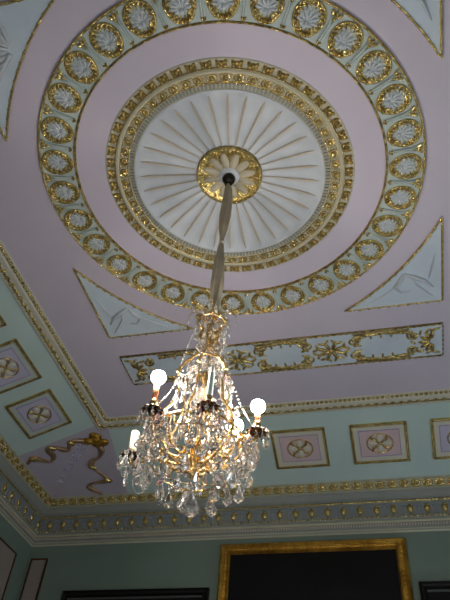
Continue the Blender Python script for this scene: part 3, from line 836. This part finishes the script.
LIT = [Vector((0.327, 0.017, -2.36)), Vector((0.134, 0.301, -2.27)), Vector((-0.17, -0.283, -2.33)), Vector((0.137, -0.294, -2.43)), Vector((0.137, -0.294, -2.37))]
EYE = Vector((0.969, -2.816, -4.5))
def crowds(x, y, z):
    # true where a drop would hide a lit bulb or candle from the camera
    p = Vector((x, y, z - 0.05))
    for b in LIT:
        d = (EYE - b).normalized(); t = (p - b).dot(d)
        if t > -0.05 and (p - b - d * t).length < 0.062: return True
    return False
def hang(x, y, z, s=1.0, am=False, rz=None):
    global ndrop
    if crowds(x, y, z): return
    k = 'a' if am else 'b'; src = BIGA if am else BIG
    o = src if not used[k] else inst(src, ch)
    used[k] = True; ndrop += 1
    o.location = (x, y, z + 3.02); o.rotation_euler = (random.uniform(-.08, .08), random.uniform(-.08, .08), random.uniform(0, PI) if rz is None else rz); o.scale = (s, s, s)
extra = MB()      # the many small drops beyond the hundred largest
def hang_small(x, y, z, s=0.6):
    if crowds(x, y, z): return
    T = trans(x, y, CZ + z) @ rotz(random.uniform(0, PI)) @ Matrix.Scale(s, 4)
    octo(extra, (0, 0, -0.014), 0.014, 0.5, T); pear(extra, (0, 0, -0.028), 0.085, 0.026, 0.013, T)
beads = []
def chain(p, q, sag, n, r=0.008):
    mb = MB(); P, Q = Vector(p), Vector(q)
    for i in range(n):
        t = (i + .5) / n; c = P.lerp(Q, t); c.z -= sag * 4 * t * (1 - t)
        octo(mb, (0, 0, 0), r, 0.7, trans(c.x, c.y, CZ + c.z) @ rotz(random.uniform(0, PI)))
    mb.build('bead_chain', 'crystal', ch)
# crown sprays with drops
for k in range(8):
    g = 2 * PI * k / 8 + 0.2; c, s_ = math.cos(g), math.sin(g)
    m = MB(); pts = [(0.03 * c, 0.03 * s_, rel(-1.70)), (0.07 * c, 0.07 * s_, rel(-1.60)), (0.125 * c, 0.125 * s_, rel(-1.575)), (0.155 * c, 0.155 * s_, rel(-1.61))]
    m.tube(smooth_path(pts, 4), 0.004, 5); m.build('crown_spray', 'brass', ch)
    hang(0.155 * c, 0.155 * s_, -1.615, 0.62)
    hang_small(0.11 * math.cos(g + .3), 0.11 * math.sin(g + .3), -1.60, 0.7)
    hang_small(0.10 * math.cos(g + .5), 0.10 * math.sin(g + .5), -1.72, 0.7)
    hang_small(0.088 * c, 0.088 * s_, -1.685, 0.6)
    hang_small(0.072 * math.cos(g + .4), 0.072 * math.sin(g + .4), -1.79, 0.65)
# cage ribs
A = [(3, 0.327, -2.50, 1), (66, 0.33, -2.45, 1), (115, 0.28, -2.42, 0), (171, 0.41, -2.56, 0), (-121, 0.33, -2.525, 1), (-65, 0.324, -2.54, 0)]
def pol(r, a, z): return (r * math.cos(a), r * math.sin(a), rel(z))
NR = 6
for k in range(NR):
    a = math.radians(33 + 60 * k)
    m = MB()
    P = [pol(0.075, a, -1.80), pol(0.05, a, -1.86), pol(0.06, a, -1.95), pol(0.12, a, -2.03), pol(0.165, a, -2.13), pol(0.15, a, -2.24), pol(0.17, a, -2.36), pol(0.235, a, -2.47), pol(0.25, a, -2.57), pol(0.19, a, -2.66), pol(0.09, a, -2.72), pol(0.03, a, -2.74)]
    q = smooth_path(P, 4); m.tube(q, [0.009] * len(q), 7)
    m.ell(pol(0.165, a, -2.13), (0.02, 0.014, 0.02), a, 6, 4); m.ell(pol(0.245, a, -2.53), (0.02, 0.016, 0.026), a, 6, 4)
    m.build('cage_rib', 'brass', ch)
    for (r, z, s) in ((0.10, -2.0, .6), (0.168, -2.14, .75), (0.155, -2.26, .65), (0.21, -2.43, .8), (0.255, -2.55, 1.0)):
        hang(r * math.cos(a), r * math.sin(a), z - 0.01, s * 0.95, random.random() < 0.3)
    b = a + math.radians(60)
    chain((0.165 * math.cos(a), 0.165 * math.sin(a), -2.13), (0.165 * math.cos(b), 0.165 * math.sin(b), -2.13), 0.06, 12)
    chain((0.25 * math.cos(a), 0.25 * math.sin(a), -2.55), (0.25 * math.cos(b), 0.25 * math.sin(b), -2.55), 0.08, 16, 0.009)
    chain((0.085 * math.cos(a), 0.085 * math.sin(a), -1.68), (0.16 * math.cos(a), 0.16 * math.sin(a), -2.11), -0.02, 22, 0.008)
# rings
for r, z, w in ((0.10, -2.02, 0.006), (0.245, -2.54, 0.008)):
    m = MB(); m.tube([pol(r, 2 * PI * k / 40, z) for k in range(40)], w, 6, True); m.build('cage_ring', 'brass', ch)
m = MB()
for k in range(12):
    g = 2 * PI * k / 12; m.ell(pol(0.045, g, -2.62), (0.035, 0.016, 0.02), g, 6, 5)
m.build('leaf_collar', 'brass', ch); m = MB()
m.lathe([(0.0, -2.80), (0.02, -2.79), (0.03, -2.76), (0.02, -2.73)], 14, (0, 0, CZ)); m.build('bottom_boss', 'brass', ch)
# arms with cups, candles, bulbs
names = {0: 'candlew', 1: 'candleo'}
for i, (deg, r, z, lit) in enumerate(A):
    a = math.radians(deg); m = MB()
    # S-curve from the foot of the stem to under the cup
    P = [pol(0.045, a - 0.25, -2.62), pol(0.10, a - 0.12, -2.68), pol(0.17, a - 0.03, -2.66), pol(0.215, a, z - 0.09), pol(0.25, a, z - 0.05), pol(r - 0.05, a, z - 0.085), pol(r - 0.01, a, z - 0.07), pol(r, a, z - 0.03)]
    q = smooth_path(P, 5); m.tube(q, 0.0085, 7)
    P2 = [pol(0.17, a - 0.03, -2.66), pol(0.22, a + 0.10, -2.60), pol(0.235, a + 0.12, z), pol(0.20, a + 0.08, z + 0.02), pol(0.185, a + 0.05, z - 0.02)]
    q2 = smooth_path(P2, 5); m.tube(q2, [0.007 - 0.003 * t / len(q2) for t in range(len(q2))], 6)
    for t in (0.35, 0.6):
        v = q[int(len(q) * t)]; m.ell(v, (0.020, 0.014, 0.016), a, 6, 4)
    arm = m.build('arm', 'brass', ch)
    off = Vector(ch.location); c = Vector(pol(r, a, z))
    def sub(mb, nm, mm, label=None):
        ob = mb.build(nm, mm, arm, org=tuple(off)); ob.location = (0, 0, 0)
        if label: ob['label'] = label
        return ob
    pan = MB()
    pan.lathe([(0.0, -0.045), (0.014, -0.04), (0.012, -0.028), (0.026, -0.016), (0.028, -0.006), (0.012, 0.0), (0.0, 0.0)], 14, tuple(c))
    for k in range(10):
        g = 2 * PI * k / 10
        T = trans(*c) @ rotz(g) @ Matrix.Rotation(0.35, 4, 'Y')
        pan.ell((0.042, 0, -0.006), (0.030, 0.016, 0.007), 0, 6, 5, T)
    sub(pan, 'drip_pan', 'bronze')
    cup = MB(); cup.lathe([(0.010, 0.0), (0.016, 0.006), (0.021, 0.024), (0.020, 0.040), (0.016, 0.042)], 14, tuple(c)); sub(cup, 'candle_cup', 'brass')
    ht = {0: 0.105, 1: 0.14, 2: 0.12, 3: 0.135, 4: 0.155, 5: 0.20}[i]
    cn = MB(); rr = 0.0155 if i != 3 else 0.024
    cn.lathe([(0.0, 0.01), (rr, 0.01), (rr, ht - 0.004), (rr * 0.8, ht), (0.0, ht)], 14, tuple(c)); sub(cn, 'candle_tube', {0: 'candleo', 4: 'candleo', 5: 'candlet'}.get(i, 'candlew'))
    bl_ = MB()
    if lit:
        bl_.lathe([(0.0, ht - 0.002), (0.012, ht), (0.024, ht + 0.010), (0.038, ht + 0.028), (0.041, ht + 0.044), (0.034, ht + 0.066), (0.016, ht + 0.080), (0.0, ht + 0.084)], 16, tuple(c))
        sub(bl_, 'bulb', 'lit', 'lit white glowing bulb')
    elif i != 3:
        bl_.lathe([(0.0, ht - 0.002), (0.009, ht), (0.013, ht + 0.014), (0.012, ht + 0.03), (0.005, ht + 0.048), (0.0, ht + 0.056)], 12, tuple(c))
        sub(bl_, 'bulb', 'bulboff', 'unlit candle-shaped bulb')
    # drops round the pan and below the arm
    for k in range(5):
        g = a + 2 * PI * (k + .3) / 5
        hang(c.x + 0.058 * math.cos(g), c.y + 0.058 * math.sin(g), z - 0.025, 0.95 if k % 2 else 0.8, random.random() < 0.4)
    for k in range(5):
        g = a + 2 * PI * (k + .8) / 5; hang_small(c.x + 0.06 * math.cos(g), c.y + 0.06 * math.sin(g), z - 0.02, 0.6)
    hang(c.x * 0.99, c.y * 0.99, z - 0.075, 1.25)
    hang(0.20 * math.cos(a), 0.20 * math.sin(a), z - 0.12, 1.1, random.random() < 0.3)
    chain((c.x, c.y, z + 0.0), (0.165 * math.cos(a), 0.165 * math.sin(a), -2.16), 0.05, 16, 0.008)
# pear-shaped hoops of glass hanging outside the arms
for k, (deg, r, z, lit) in enumerate(A):
    for da in (-13, 13):
        g = math.radians(deg + da); rr = r - 0.02; m = MB()
        pts = []
        for i in range(22):
            t = 2 * PI * i / 22; w = 0.042 * (1 - 0.45 * math.cos(t)) * math.sin(t); h = -0.062 + 0.062 * math.cos(t)
            pts.append((rr * math.cos(g) - w * math.sin(g), rr * math.sin(g) + w * math.cos(g), rel(z - 0.085 + h)))
        m.tube(pts, 0.0055, 6, True); m.build('glass_hoop', 'crystal', ch)
# skirt of drops under the cage
for r, z, n, s in ((0.30, -2.66, 13, 1.25), (0.22, -2.74, 9, 1.25), (0.12, -2.80, 6, 1.2)):
    for k in range(n):
        g = 2 * PI * (k + random.uniform(-.2, .2)) / n
        hang_small(r * math.cos(g), r * math.sin(g), z + random.uniform(-.02, .02), s)
    for k in range(n):
        g = 2 * PI * (k + .5) / n; hang_small((r + 0.02) * math.cos(g), (r + 0.02) * math.sin(g), z + 0.06, 0.7)
    m = MB(); m.tube([pol(r, 2 * PI * k / 40, z + 0.004) for k in range(40)], 0.0035, 5, True)
    for k in range(6):
        g = math.radians(33 + 60 * k); m.tube([pol(r, g, z + .004), pol(min(r, 0.2), g, z + 0.06), pol(min(r, 0.2) * 0.8, g, -2.66)], 0.003, 4)
    m.build('drop_ring', 'brass', ch)
hang(0, 0, -2.80, 1.9, False, 0.6)
for k in range(135):
    g = random.uniform(0, 2 * PI); zz = random.uniform(-2.62, -1.70)
    r = (0.07 + max(0, -1.95 - zz) * 0.33) * random.uniform(0.75, 1.2)
    hang_small(r * math.cos(g), r * math.sin(g), zz, random.uniform(0.5, 0.95))
for k in range(34):
    g = random.uniform(0, 2 * PI); r = random.uniform(0.2, 0.37)
    hang_small(r * math.cos(g), r * math.sin(g), -2.60 - random.uniform(0, 0.12), random.uniform(0.6, 1.15))
ex = extra.build('small_crystal_drops', 'crystal', ch); ex['kind'] = 'stuff'
print('drops', ndrop)
